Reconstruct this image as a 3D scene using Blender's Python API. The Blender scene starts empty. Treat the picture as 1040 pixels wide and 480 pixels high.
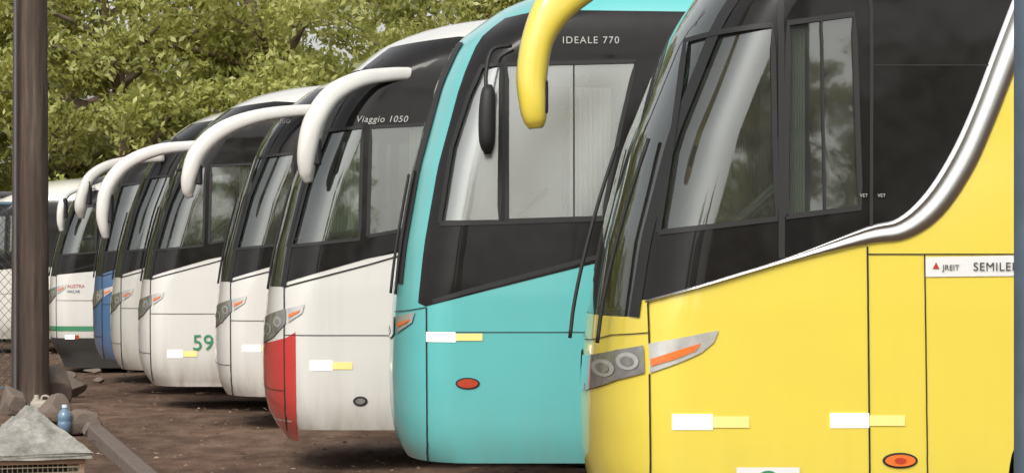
import bpy, bmesh, math, random
import numpy as np
from mathutils import Vector, Matrix
random.seed(7); rng=np.random.default_rng(7)
F=2700.0; EYE=1.6; HY=265.0
scene=bpy.context.scene
# ------------------------------------------------------------------ materials
def newmat(n):
    m=bpy.data.materials.new(n); m.use_nodes=True; nt=m.node_tree
    for x in list(nt.nodes): nt.nodes.remove(x)
    o=nt.nodes.new('ShaderNodeOutputMaterial'); return m,nt,o
def N(nt,t,**k):
    n=nt.nodes.new(t)
    for a,b in k.items(): setattr(n,a,b)
    return n
def noise(nt,scale,detail=4,vec=None,rough=.55):
    n=N(nt,'ShaderNodeTexNoise'); n.inputs['Scale'].default_value=scale
    n.inputs['Detail'].default_value=detail; n.inputs['Roughness'].default_value=rough
    if vec is not None: nt.links.new(vec,n.inputs['Vector'])
    return n.outputs['Fac']
def ramp(nt,src,stops):
    r=N(nt,'ShaderNodeValToRGB'); e=r.color_ramp.elements
    while len(e)<len(stops): e.new(.5)
    for i,(p,c) in enumerate(stops):
        e[i].position=p; e[i].color=(*c,1) if len(c)==3 else c
    nt.links.new(src,r.inputs[0]); return r.outputs['Color']
def mixc(nt,f,a,b,mode='MIX'):
    m=N(nt,'ShaderNodeMix',data_type='RGBA',blend_type=mode)
    for v,i in ((f,0),(a,6),(b,7)):
        if hasattr(v,'links'): nt.links.new(v,m.inputs[i])
        elif i==0: m.inputs[0].default_value=v
        else: m.inputs[i].default_value=(*v,1)
    return m.outputs[2]
def math_(nt,op,a,b=None,clamp=False):
    m=N(nt,'ShaderNodeMath',operation=op); m.use_clamp=clamp
    for v,i in ((a,0),(b,1)):
        if v is None: continue
        if hasattr(v,'links'): nt.links.new(v,m.inputs[i])
        else: m.inputs[i].default_value=v
    return m.outputs[0]
def P(nt,o,col,rough=.5,metal=0,spec=.5,coat=0,bump=None,bs=.3,bd=.01,emis=0,emc=None):
    p=N(nt,'ShaderNodeBsdfPrincipled')
    if hasattr(col,'links'): nt.links.new(col,p.inputs['Base Color'])
    else: p.inputs['Base Color'].default_value=(*col,1)
    if hasattr(rough,'links'): nt.links.new(rough,p.inputs['Roughness'])
    else: p.inputs['Roughness'].default_value=rough
    p.inputs['Metallic'].default_value=metal
    p.inputs['Specular IOR Level'].default_value=spec
    p.inputs['Coat Weight'].default_value=coat; p.inputs['Coat Roughness'].default_value=.06
    if emis:
        p.inputs['Emission Color'].default_value=(*emc,1); p.inputs['Emission Strength'].default_value=emis
    if bump is not None:
        b=N(nt,'ShaderNodeBump'); b.inputs['Strength'].default_value=bs; b.inputs['Distance'].default_value=bd
        nt.links.new(bump,b.inputs['Height']); nt.links.new(b.outputs[0],p.inputs['Normal'])
    nt.links.new(p.outputs[0],o.inputs[0]); return p
def paint(name,col,dirt=.5,st=.2):
    m,nt,o=newmat(name)
    g=N(nt,'ShaderNodeNewGeometry'); sx=N(nt,'ShaderNodeSeparateXYZ'); nt.links.new(g.outputs['Position'],sx.inputs[0])
    h=N(nt,'ShaderNodeMapRange'); h.inputs[1].default_value=1.0; h.inputs[2].default_value=.2
    h.inputs[3].default_value=0; h.inputs[4].default_value=1; nt.links.new(sx.outputs['Z'],h.inputs[0])
    mp=N(nt,'ShaderNodeMapping'); mp.inputs['Scale'].default_value=(6,6,.7); nt.links.new(g.outputs['Position'],mp.inputs[0])
    n1=noise(nt,1.6,6,mp.outputs[0]); n2=noise(nt,2.2,3,g.outputs['Position'])
    hh=math_(nt,'POWER',h.outputs[0],2.0)
    f=math_(nt,'MULTIPLY',math_(nt,'MULTIPLY',hh,n1),dirt*1.8,True)
    streak=math_(nt,'MULTIPLY',math_(nt,'SUBTRACT',n1,.52,True),st)
    f2=math_(nt,'ADD',f,streak,True)
    c0=mixc(nt,n2,tuple(c*.94 for c in col),tuple(min(1,c*1.04) for c in col))
    c=mixc(nt,f2,c0,(.19,.14,.095))
    r=math_(nt,'ADD',math_(nt,'MULTIPLY',f2,.4),.28)
    P(nt,o,c,r,coat=.8,bump=n2,bs=.06,bd=.03)
    return m
def simple(name,col,rough=.5,metal=0,coat=0,var=.12,scale=8,emis=0,emc=None,bump=0):
    m,nt,o=newmat(name); g=N(nt,'ShaderNodeNewGeometry'); n=noise(nt,scale,5,g.outputs['Position'])
    c=mixc(nt,n,tuple(x*(1-var) for x in col),tuple(min(1,x*(1+var)) for x in col))
    P(nt,o,c,rough,metal,coat=coat,bump=n if bump else None,bs=bump,emis=emis,emc=emc); return m
def glass(name,tint,refl,dust=.07,rough=.02):
    m,nt,o=newmat(name); g=N(nt,'ShaderNodeNewGeometry')
    n=noise(nt,1.2,2,g.outputs['Position'])
    n3=noise(nt,5,6,g.outputs['Position'])
    b=N(nt,'ShaderNodeBump'); b.inputs['Strength'].default_value=.04; b.inputs['Distance'].default_value=.05
    nt.links.new(n,b.inputs['Height'])
    t=N(nt,'ShaderNodeBsdfTransparent'); t.inputs[0].default_value=(*tint,1)
    gl=N(nt,'ShaderNodeBsdfGlossy'); gl.inputs['Roughness'].default_value=rough; gl.inputs[0].default_value=(.93,.96,.94,1)
    nt.links.new(b.outputs[0],gl.inputs['Normal'])
    df=N(nt,'ShaderNodeBsdfDiffuse'); df.inputs[0].default_value=(.42,.43,.39,1)
    fr=N(nt,'ShaderNodeFresnel'); fr.inputs[0].default_value=1.5; nt.links.new(b.outputs[0],fr.inputs['Normal'])
    f=math_(nt,'ADD',fr.outputs[0],refl,True)
    mx=N(nt,'ShaderNodeMixShader'); nt.links.new(f,mx.inputs[0]); nt.links.new(t.outputs[0],mx.inputs[1]); nt.links.new(gl.outputs[0],mx.inputs[2])
    m2=N(nt,'ShaderNodeMixShader'); nt.links.new(math_(nt,'MULTIPLY',n3,dust),m2.inputs[0])
    nt.links.new(mx.outputs[0],m2.inputs[1]); nt.links.new(df.outputs[0],m2.inputs[2])
    nt.links.new(m2.outputs[0],o.inputs[0]); return m
M={}
M['yellow']=paint('yellow_paint',(.74,.60,.075),.25,.08)
M['teal']=paint('teal_paint',(.11,.46,.455),.3,.08)
M['white']=paint('white_paint',(.66,.645,.60),.65,.3)
M['cream']=paint('cream_paint',(.62,.60,.54),.6,.3)
M['red']=paint('red_paint',(.50,.035,.03),.4)
M['blue']=paint('blue_paint',(.05,.12,.24),.4)
M['green']=paint('green_paint',(.03,.24,.11),.4)
def blackgl():
    m,nt,o=newmat('black_tinted_glass'); g=N(nt,'ShaderNodeNewGeometry')
    n=noise(nt,1.1,3,g.outputs['Position']); n2=noise(nt,9,6,g.outputs['Position'])
    c=mixc(nt,n2,(.009,.008,.008),(.019,.018,.017))
    r=math_(nt,'ADD',math_(nt,'MULTIPLY',n2,.10),.02)
    P(nt,o,c,r,spec=.22,bump=n,bs=.12,bd=.05); return m
M['black']=blackgl()
M['rubber']=simple('black_rubber',(.012,.012,.012),.6)
M['seam']=simple('panel_gap',(.02,.018,.016),.8)
M['chrome']=simple('brushed_chrome',(.50,.50,.49),.24,1,var=.12,scale=3)
M['lampglass']=simple('headlamp_lens',(.33,.32,.30),.10,.5,1,var=.7,scale=11)
M['lampref']=simple('headlamp_reflector',(.70,.70,.67),.2,.6,1,var=.3,scale=18)
M['amber']=simple('amber_lens',(.78,.17,.03),.2,0,1,var=.15,scale=30)
M['redlens']=simple('red_lens',(.45,.05,.02),.2,0,1,var=.25,scale=30)
M['tapew']=simple('reflective_tape_white_glow',(.92,.92,.88),.35,emis=.6,emc=(1,1,.94),var=.04)  # emission imitates flash light bouncing back; the tape is no lamp
M['tapey']=simple('reflective_tape_amber_glow',(.90,.66,.22),.35,emis=.15,emc=(1,.8,.35),var=.06)  # weaker built-in glow for the same flash return
M['sticker']=simple('sticker_white',(.70,.70,.68),.4,var=.03)
M['ink']=simple('ink_black',(.05,.05,.05),.5)
M['silverink']=simple('silver_lettering',(.45,.45,.43),.4)
M['faded']=simple('faded_red_lettering',(.50,.10,.09),.5)
M['liner']=simple('cabin_lining',(.16,.16,.15),.8)
M['seat']=simple('seat_fabric',(.10,.12,.16),.9,scale=30,var=.3)
M['seatg']=simple('seat_fabric_grey',(.20,.19,.18),.9,scale=30,var=.3)
M['dash']=simple('dashboard_plastic',(.05,.05,.05),.6)
M['curtain']=simple('curtain_cloth',(.36,.35,.31),.9)
M['tyre']=simple('tyre_rubber',(.025,.023,.021),.85,bump=.3,scale=20)
M['rim']=simple('wheel_steel',(.45,.45,.43),.4,.7)
M['under']=simple('chassis_dark',(.03,.027,.024),.9)
M['gl_y']=glass('side_glass_green',(.70,.80,.72),.10,.12)
M['gl_t']=glass('side_glass_clear',(.86,.90,.88),.27,.22,.16)
M['gl_w']=glass('side_glass_grey',(.68,.76,.69),.11,.08)
M['gl_f']=glass('windscreen_glass',(.60,.66,.62),.08)
# ------------------------------------------------------------------ helpers
def link(o,parent=None):
    scene.collection.objects.link(o)
    if parent is not None: o.parent=parent
    return o
def meshobj(name,verts,faces,mat,parent=None,smooth=False):
    me=bpy.data.meshes.new(name); me.from_pydata([tuple(v) for v in verts],[],faces); me.update()
    if mat: me.materials.append(mat)
    if smooth: me.polygons.foreach_set('use_smooth',[True]*len(me.polygons))
    return link(bpy.data.objects.new(name,me),parent)
def bmobj(name,bm,mat,parent=None,smooth=False):
    me=bpy.data.meshes.new(name); bm.to_mesh(me); bm.free()
    if mat: me.materials.append(mat)
    if smooth: me.polygons.foreach_set('use_smooth',[True]*len(me.polygons))
    return link(bpy.data.objects.new(name,me),parent)
def box(bm,c,s,bev=0,rot=None,seg=2):
    r=bmesh.ops.create_cube(bm,size=1); vs=r['verts']
    bmesh.ops.scale(bm,vec=s,verts=vs)
    if bev:
        es=list({e for v in vs for e in v.link_edges})
        rb=bmesh.ops.bevel(bm,geom=es,offset=bev,segments=seg,affect='EDGES',profile=.5)
        vs=list({v for f in rb['faces'] for v in f.verts}|{v for v in vs if v.is_valid})
    if rot is not None: bmesh.ops.rotate(bm,cent=(0,0,0),matrix=rot,verts=vs)
    bmesh.ops.translate(bm,vec=c,verts=vs); return vs
def catmull(pts,sub):
    p=[np.array(q,float) for q in pts]; p=[2*p[0]-p[1]]+p+[2*p[-1]-p[-2]]; out=[]
    for i in range(1,len(p)-2):
        for k in range(sub):
            t=k/sub; a,b,c,d=p[i-1],p[i],p[i+1],p[i+2]
            out.append(.5*((2*b)+(-a+c)*t+(2*a-5*b+4*c-d)*t*t+(-a+3*b-3*c+d)*t**3))
    out.append(p[-2]); return out
def sweep(name,pts,mat,parent=None,n=16,sub=6,B=(0,1,0)):
    c=catmull(pts,sub); V=[];Fc=[]
    m=len(c); B=np.array(B,float)
    for i,q in enumerate(c):
        t=(c[min(i+1,m-1)]-c[max(i-1,0)])[:3]; t/=np.linalg.norm(t)+1e-9
        nn=np.cross(t,B); nn/=np.linalg.norm(nn)+1e-9; bb=np.cross(nn,t)
        for k in range(n):
            a=2*math.pi*k/n; ca,sa=math.cos(a),math.sin(a)
            ca=math.copysign(abs(ca)**.7,ca); sa=math.copysign(abs(sa)**.7,sa)
            V.append(q[:3]+nn*ca*max(q[3],.001)+bb*sa*max(q[4],.001))
    for i in range(m-1):
        for k in range(n):
            a=i*n+k; b=i*n+(k+1)%n; Fc.append((a,b,b+n,a+n))
    Fc.append(tuple(range(n-1,-1,-1))); Fc.append(tuple((m-1)*n+k for k in range(n)))
    o=meshobj(name,V,Fc,mat,parent,True)
    bm=bmesh.new(); bm.from_mesh(o.data); bmesh.ops.recalc_face_normals(bm,faces=bm.faces); bm.to_mesh(o.data); bm.free()
    return o
def lathe(bm,prof,n=36,axis='Y',c=(0,0,0)):
    rings=[]
    for (r,y) in prof:
        ring=[]
        for k in range(n):
            a=2*math.pi*k/n
            if axis=='Y': v=(c[0]+r*math.cos(a),c[1]+y,c[2]+r*math.sin(a))
            else: v=(c[0]+r*math.cos(a),c[1]+r*math.sin(a),c[2]+y)
            ring.append(bm.verts.new(v))
        rings.append(ring)
    for i in range(len(rings)-1):
        for k in range(n):
            bm.faces.new((rings[i][k],rings[i][(k+1)%n],rings[i+1][(k+1)%n],rings[i+1][k]))
    for r in (rings[0],rings[-1]):
        try: bm.faces.new(r)
        except: pass
# ------------------------------------------------------------------ bus body surface
PR=[(.1,.24),(.2,.20),(.3,.11),(.42,.045),(.6,.01),(.85,0),(1.1,.012),(1.35,.035),(1.7,.09),(2.2,.22),(2.75,.44),(3.05,.64),(3.3,.95),(3.45,1.3),(3.55,1.8),(3.6,2.6)]
LEN=12.0; PE=2.4; NT=26
ECOL=[.5*(1-math.cos(math.pi/2*i/NT)**(2/PE)) for i in range(NT)]+[.5,.58,.7,.85,1.0,1.2,1.5,2,3,4,5,6,7,8,9,10,11,11.6,11.75,11.85,11.92,11.96,11.985,11.995,12.0]
class Surf:
    def __init__(s,ztop,zs,lean):
        s.ztop=ztop; s.zs=zs; s.W=1.3; s.zr=ztop-.7
        zz=[];xx=[]
        for z,x in PR:
            zz.append(z if z<1.35 else 1.35+(z-1.35)*(ztop-1.35)/2.25); xx.append(x if z<1.1 else x*(lean if z<3.1 else lean+(1-lean)*(z-3.1)/.5))
        s.tz=np.linspace(0,ztop,721); t=np.interp(s.tz,zz,xx)
        k=np.hanning(41); k/=k.sum(); tp=np.concatenate([np.full(20,t[0]),t,t[-1]+np.arange(1,21)*(t[-1]-t[-2])])
        s.tx=np.convolve(tp,k,'valid')
    def x0(s,z): return np.interp(z,s.tz,s.tx)
    def X(s,e,z): return e+s.x0(z)*np.clip(1-(e-5)/4,0,1)
    def y(s,e,z):
        w=s.W-.03*np.clip((z-1.4)/1.5,0,1)-.05*np.clip((.55-z)/.3,0,1)**2
        t=np.clip((z-s.zr)/(s.ztop-s.zr),0,1); w=w*np.maximum(1-t**2.6,0)**(1/2.6)
        L=.5+.7*t
        u=np.clip(e/L,0,1); f=np.maximum(1-(1-u)**PE,0)**(1/PE)
        r=np.clip((LEN-e)/.3,0,1); g=np.maximum(1-(1-r)**2.5,0)**.4
        return w*f*g
    def map(s,ez,off):
        e=np.clip(ez[:,0],0,LEN); z=np.clip(ez[:,1],0.05,s.ztop)
        h=.0015
        ea=np.maximum(e,.0003)
        Y=s.y(e,z); X=s.X(e,z)
        e1=np.minimum(ea+h,LEN); e0=np.maximum(ea-h,.00005)
        z1=np.minimum(z+h,s.ztop-.0001); z0=np.minimum(z-h,s.ztop-.003)
        Te=np.stack([s.X(e1,z)-s.X(e0,z),-(s.y(e1,z)-s.y(e0,z)),np.zeros_like(e)],1)
        Tz=np.stack([s.X(ea,z1)-s.X(ea,z0),-(s.y(ea,z1)-s.y(ea,z0)),z1-z0],1)
        n=np.cross(Te,Tz); n/=np.linalg.norm(n,axis=1,keepdims=True)+1e-12
        p=np.stack([X,-Y,z],1)+n*off
        return p,n
def bis(bm,co,no,geom=None,clear_inner=False):
    if geom is None: geom=bm.verts[:]+bm.edges[:]+bm.faces[:]
    bmesh.ops.bisect_plane(bm,geom=geom,dist=1e-6,plane_co=co,plane_no=no,clear_inner=clear_inner)
def inpoly(pt,poly):
    x,y=pt; c=False; n=len(poly)
    for i in range(n):
        x1,y1=poly[i]; x2,y2=poly[(i+1)%n]
        if (y1>y)!=(y2>y) and x<(x2-x1)*(y-y1)/(y2-y1)+x1: c=not c
    return c
def densify(poly,closed=True,step=.12):
    out=[]; n=len(poly)
    for i in range(n if closed else n-1):
        a=poly[i]; b=poly[(i+1)%n]; k=max(1,math.ceil(abs(a[1]-b[1])/step))
        for j in range(k): out.append((a[0]+(b[0]-a[0])*j/k,a[1]+(b[1]-a[1])*j/k))
    if not closed: out.append(poly[-1])
    return out
def cut_holes(bm,holes):
    for H in holes:
        xs=[p[0] for p in H]; zs=[p[1] for p in H]; x1,x2,z1,z2=min(xs)-.01,max(xs)+.01,min(zs)-.01,max(zs)+.01
        for i in range(len(H)):
            a=H[i]; b=H[(i+1)%len(H)]
            fs=[f for f in bm.faces if not(max(v.co.x for v in f.verts)<x1 or min(v.co.x for v in f.verts)>x2 or max(v.co.z for v in f.verts)<z1 or min(v.co.z for v in f.verts)>z2)]
            g=set(fs)
            for f in fs: g.update(f.edges); g.update(f.verts)
            bis(bm,(a[0],0,a[1]),(-(b[1]-a[1]),0,b[0]-a[0]),list(g))
        dl=[f for f in bm.faces if inpoly((lambda c:(c.x,c.z))(f.calc_center_median()),H)]
        bmesh.ops.delete(bm,geom=dl,context='FACES')
def finish(bm,S,off,mat,name,parent,both=True):
    bm.normal_update()
    ez=np.array([(v.co.x,v.co.z) for v in bm.verts]); 
    if len(ez)==0: bm.free(); return
    bm.verts.index_update()
    faces=[[v.index for v in (f.verts if f.normal.y<0 else reversed(f.verts))] for f in bm.faces if f.calc_area()>1e-9]
    bm.free()
    p,n=S.map(ez,off); V=p; Nn=n; Fs=faces
    if both:
        k=len(p); V=np.vstack([p,p*[1,-1,1]]); Nn=np.vstack([n,n*[1,-1,1]])
        Fs=faces+[[i+k for i in reversed(f)] for f in faces]
    me=bpy.data.meshes.new(name); me.from_pydata(V.tolist(),[],Fs); me.update()
    me.materials.append(mat); me.polygons.foreach_set('use_smooth',[True]*len(me.polygons))
    me.normals_split_custom_set_from_vertices(Nn.tolist())
    return link(bpy.data.objects.new(name,me),parent)
def toE(S,poly): return [(x-float(S.x0(z)),z) for x,z in poly]
def panel(S,polys,mat,name,parent,off=.004,holes=(),both=True,espace=False):
    bm=bmesh.new()
    for poly in polys:
        q=poly if espace else toE(S,densify(poly))
        try: bm.faces.new([bm.verts.new((a,0,b)) for a,b in q])
        except: pass
    bmesh.ops.triangulate(bm,faces=bm.faces[:])
    if min(v.co.x for v in bm.verts)<0: bis(bm,(0.0006,0,0),(1,0,0),clear_inner=True)
    if not len(bm.verts): bm.free(); return
    zmx=max(v.co.z for v in bm.verts)
    if zmx>S.ztop-.01: bis(bm,(0,0,S.ztop-.01),(0,0,-1),clear_inner=True)
    xs=[v.co.x for v in bm.verts]; zs=[v.co.z for v in bm.verts]
    for e in ECOL:
        if min(xs)<e<max(xs): bis(bm,(e,0,0),(1,0,0))
    zl=list(np.arange(.3,S.zr,.12))+list(S.zr+(S.ztop-S.zr)*np.sin(np.linspace(0,math.pi/2,16)))
    for z in zl:
        if min(zs)<z<max(zs): bis(bm,(0,0,z),(0,0,1))
    cut_holes(bm,holes)
    return finish(bm,S,off,mat,name,parent,both)
def ribbon(S,pts,w,mat,name,parent,off=.0055,both=True):
    pts=densify(pts,False); qs=[]
    L=[];R=[]
    for i,p in enumerate(pts):
        a=pts[max(i-1,0)]; b=pts[min(i+1,len(pts)-1)]; d=(b[0]-a[0],b[1]-a[1]); l=math.hypot(*d)+1e-9
        n=(-d[1]/l*w/2,d[0]/l*w/2); L.append((p[0]+n[0],p[1]+n[1])); R.append((p[0]-n[0],p[1]-n[1]))
    for i in range(len(pts)-1): qs.append([R[i],R[i+1],L[i+1],L[i]])
    return panel(S,qs,mat,name,parent,off,both=both)
def shell(S,mat,name,parent,off,holes,ws=None,only_ws=False):
    zl=sorted(set([S.zs]+[round(z,4) for z in np.arange(S.zs+.06,S.zr-.03,.07)]+[ws[0],ws[1]]))
    zl=[z for z in zl if z<S.zr]+list(S.zr+(S.ztop-S.zr)*np.sin(np.linspace(0,math.pi/2,18)))
    if ws[1]>S.zr: zl=sorted(set(zl+[ws[1]]))
    bm=bmesh.new(); g=[[bm.verts.new((e,0,z)) for e in ECOL] for z in zl]
    kw=next(i for i,e in enumerate(ECOL) if e>ws[2])
    for j in range(len(zl)-1):
        for i in range(len(ECOL)-1):
            w=(i<kw and zl[j]>=ws[0]-1e-5 and zl[j+1]<=ws[1]+1e-5)
            if w!=only_ws: continue
            bm.faces.new((g[j][i],g[j][i+1],g[j+1][i+1],g[j+1][i]))
    for v in [v for v in bm.verts if not v.link_faces]: bm.verts.remove(v)
    if holes: cut_holes(bm,holes)
    return finish(bm,S,off,mat,name,parent)
# ------------------------------------------------------------------ shared interior meshes
def seat_mesh(name,mat):
    bm=bmesh.new()
    box(bm,(0,0,.42),(.46,.46,.14),.05)
    box(bm,(.24,0,.80),(.13,.45,.74),.05,None)
    box(bm,(.27,0,1.20),(.10,.30,.20),.04)
    box(bm,(0,0,.18),(.3,.3,.36),.02)
    box(bm,(.02,.25,.60),(.34,.05,.06),.02); box(bm,(.02,-.25,.60),(.34,.05,.06),.02)
    me=bpy.data.meshes.new(name); bm.to_mesh(me); bm.free(); me.materials.append(mat)
    me.polygons.foreach_set('use_smooth',[True]*len(me.polygons)); return me
SEAT=seat_mesh('seat',M['seat']); SEATG=seat_mesh('seat_grey',M['seatg'])
def wheel_meshes():
    bm=bmesh.new(); lathe(bm,[(.30,-.13),(.33,-.15),(.46,-.15),(.505,-.12),(.52,-.08),(.52,.08),(.505,.12),(.46,.15),(.3,.15)],44)
    t=bpy.data.meshes.new('tyre'); bm.to_mesh(t); bm.free(); t.materials.append(M['tyre'])
    bm=bmesh.new(); lathe(bm,[(.305,-.14),(.29,-.13),(.27,-.05),(.20,-.03),(.17,-.06),(.10,-.08),(.09,-.16),(.05,-.18),(.001,-.18)],40)
    for k in range(10):
        a=k*math.pi/5; lathe(bm,[(.014,-.09),(.014,-.06)],8,c=(.14*math.cos(a),0,.14*math.sin(a)))
    r=bpy.data.meshes.new('rim'); bm.to_mesh(r); bm.free(); r.materials.append(M['rim'])
    for m in (t,r): m.polygons.foreach_set('use_smooth',[True]*len(m.polygons))
    return t,r
TY,RI=wheel_meshes()
bm=bmesh.new()
nu,nv=40,10
vs=[[bm.verts.new(((.23+.016*math.cos(v*2*math.pi/nv))*math.cos(u*2*math.pi/nu),(.23+.016*math.cos(v*2*math.pi/nv))*math.sin(u*2*math.pi/nu),.016*math.sin(v*2*math.pi/nv))) for v in range(nv)] for u in range(nu)]
for u in range(nu):
    for v in range(nv): bm.faces.new((vs[u][v],vs[(u+1)%nu][v],vs[(u+1)%nu][(v+1)%nv],vs[u][(v+1)%nv]))
for a in (0,2.1,4.2):
    box(bm,(.11*math.cos(a),.11*math.sin(a),-.02),(.23,.035,.02),.005,None)
box(bm,(0,0,-.25),(.05,.05,.5),.01)
STW=bpy.data.meshes.new('steering_wheel'); bm.to_mesh(STW); bm.free(); STW.materials.append(M['dash'])
# ------------------------------------------------------------------ bus
def text(body,x,z,h,mat,root,S,name='lettering',shear=0,sp=1.0,yo=.012):
    cu=bpy.data.curves.new(name,'FONT'); cu.body=body; cu.size=h*1.4; cu.extrude=.001; cu.shear=shear; cu.space_character=sp
    cu.materials.append(mat); o=link(bpy.data.objects.new(name,cu),root)
    yy=-float(S.y(np.array(x),np.array(z)))-yo
    o.location=(x,yy,z); o.rotation_euler=(math.radians(90),0,0); return o
def ellipse(cx,cz,a,b,n=20): return [(cx+a*math.cos(2*math.pi*k/n),cz+b*math.sin(2*math.pi*k/n)) for k in range(n)]
def build_bus(c):
    s=c['s']; d=F/s; S=Surf(c['ztop'],c['zs'],c.get('lean',1)); fp=c['front']
    WS_E=c.get('wse',.2); BE=c.get('be',WS_E-.012)
    e=np.linspace(0,.5,200); yy=S.y(e,np.full(200,.85)); 
    lo,hi=-12,6
    for _ in range(50):
        m=(lo+hi)/2
        if (520+(m+e)*F/(d+1.3-yy)).min()<fp: lo=m
        else: hi=m
    X0=lo; root=bpy.data.objects.new('coach_bus',None); link(root); root.location=(X0,d+1.3,0); root.empty_display_size=.5
    px=lambda L:[((a-520)/s-X0,EYE+(HY-b)/s) for a,b in L]
    holes=[px(h) for h in c['holes_px']] if 'holes_px' in c else c['holes']
    hE=[toE(S,densify(h,step=.25)) for h in holes]
    wx=c.get('wheelx',2.62)
    arch=[(wx+.62*math.cos(a),.52+.62*math.sin(a)) for a in np.linspace(0,math.pi,13)]+[(wx-.62,.0),(wx+.62,.0)]
    arch2=[(x+6.1,z) for x,z in arch]
    aE=[toE(S,arch),arch2]
    zw=(c.get('zw0',1.33),min(c.get('zw1',3.0),S.ztop-.3),WS_E)
    shell(S,c['paint'],'body_shell',root,0,hE+aE,zw)
    shell(S,M['liner'],'cabin_lining',root,-.045,hE+aE,zw)
    shell(S,M['gl_f'],'windscreen',root,-.004,[],zw,True)
    band=c['band'](px) if callable(c['band']) else c['band']
    zlow,ztp=c.get('bz',(1.40,3.1))
    left=[(float(S.x0(z))+BE,z) for z in np.linspace(ztp,zlow,14)]
    panel(S,[left+band],M['black'],'black_window_band',root,.004,hE)
    wsr=[(float(S.x0(z))+WS_E,z) for z in np.linspace(zw[0],zw[1],24)]
    ribbon(S,wsr,.045,M['rubber'],'windscreen_seal',root,.007)
    for h in hE: panel(S,[h],c['glass'],'side_window_glass',root,-.012,espace=True)
    for h in holes:
        hh=densify(h,step=.25); ribbon(S,hh+[hh[0]],.026,M['rubber'],'window_seal',root,.010)
    for x in c.get('divs',[2.9,4.4,5.9,7.4,8.9,10.4]): ribbon(S,[(x,c.get('dz0',1.85)),(x,2.95*c['ztop']/3.6)],.012,M['seam'],'window_joint',root,.0075)
    for (poly,mat,nm,off) in c.get('panels',[]): panel(S,[px(poly)],mat,nm,root,off)
    for (poly,mat,nm,off) in c.get('mpanels',[]): panel(S,[poly],mat,nm,root,off)
    for (pts,w,mat,nm,off) in c.get('ribs',[]): ribbon(S,px(pts),w,mat,nm,root,off)
    for (pts,w,mat,nm,off) in c.get('mribs',[]): ribbon(S,pts,w,mat,nm,root,off)
    if c.get('genlamp',True):
        dz=c.get('lampdz',0)
        A=[(-.05,.95),(-.02,1.12),(.13,1.19),(.27,1.235),(.27,1.12),(.16,1.01),(.03,.94)]
        Bp=[(.285,1.235),(.42,1.27),(.40,1.20),(.29,1.125)]
        sh=lambda p,dx=0:[(x+dx,z+dz) for x,z in p]
        ox=float(c.get('lampdx',0))
        panel(S,[sh([(x+ox,z) for x,z in A])],M['lampglass'],'headlamp_lens',root,.010)
        panel(S,[sh([(x+ox,z) for x,z in Bp])],M['lampref'],'indicator_housing',root,.010)
        panel(S,[sh([(.295+ox,1.19),(.39+ox,1.225),(.37+ox,1.20),(.30+ox,1.165)])],M['amber'],'indicator_lens',root,.016)
        for (cx,cz,r) in ((.10+ox,1.07+dz,.05),(.2+ox,1.13+dz,.04)):
            panel(S,[ellipse(cx,cz,r*.9,r)],M['lampref'],'lamp_reflector',root,.013)
            panel(S,[ellipse(cx,cz,r*.5,r*.6)],M['lampglass'],'lamp_bulb',root,.016)
    if c.get('horn'):
        pts=[((a-520)/s-X0,-yo,EYE+(HY-b)/s,ra,rb) for (a,b,yo,ra,rb) in c['horn']]
        sweep('mirror_arm',pts,c.get('hornmat',c['paint']),root,24)
        q=pts[-2]; q0=pts[-4]; xc=(q[0]+q0[0])/2+q0[3]*.60; zc=(q[2]+q0[2])/2
        bm=bmesh.new(); box(bm,(xc,q[1],zc),(.05,.15,abs(q[2]-q0[2])*.75),.015)
        bmobj('mirror_glass',bm,M['rubber'],root)
    ex_=c.get('wip',0)
    for sy in (-.95,-.1):
        pts=[]
        for z,ex in ((2.2,.0),(1.9,.03),(1.6,.05),(1.38,.07),(1.2,.08)):
            ys=sy+(.12 if sy>-.5 else .0)*(z-1.2)
            if not ex_ and z<1.3: continue
            es=np.linspace(0,.5,300); k=int(np.argmin(abs(S.y(es,np.full(300,z))-abs(ys)*(1 if ex_ else .8))))
            pts.append((float(S.X(es[k],z))-.02-(ex if ex_ else 0)*.6-.015*ex_,ys*(1 if ex_ else .8),z,.010,.013))
        sweep('wiper',pts,M['rubber'],root,8,4)
    bm=bmesh.new(); box(bm,(6.1,0,.42),(11.2,2.2,.1),.02); box(bm,(6.1,0,1.05),(10.9,2.42,.06)); 
    box(bm,(1.2,0,.75),(.06,2.3,.6)); 
    for x in (wx,wx+6.1): box(bm,(x,0,.55),(1.35,1.5,.8))
    for x in (wx,wx+6.1): box(bm,(x,0,.52),(.12,2.1,.12))
    bmobj('chassis_floor',bm,M['under'],root)
    bm=bmesh.new(); box(bm,(.72,0,1.28),(.55,2.2,.42),.12,seg=4); box(bm,(.62,-.72,1.55),(.3,.7,.2),.07,Matrix.Identity(3)); box(bm,(1.75,-.62,1.5),(.05,1.2,.9),.02)
    box(bm,(1.0,0,2.78),(.7,2.0,.10),.03)
    bmobj('dashboard',bm,M['dash'],root)
    o=link(bpy.data.objects.new('steering_wheel',STW),root); o.location=(.90,-.72,1.92); o.rotation_euler=(0,math.radians(-42),0)
    o=link(bpy.data.objects.new('driver_seat',SEATG),root); o.location=(1.30,-.72,1.22)
    V=[];n=40
    for (xa,xb) in c.get('curt',((1.22,1.48),)):
        for sgn in (-1,1):
            for i in range(n+1):
                x=xa+(xb-xa)*i/n; y=sgn*(1.17+.022*math.sin(i*1.25))
                V+=[(x,y,1.75),(x,y,2.72)]
    Fc=[(2*(b*(n+1)+i),2*(b*(n+1)+i)+2,2*(b*(n+1)+i)+3,2*(b*(n+1)+i)+1) for b in range(len(V)//(2*(n+1))) for i in range(n)]
    if V: meshobj('curtain',V,Fc,M['curtain'],root,True)
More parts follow.
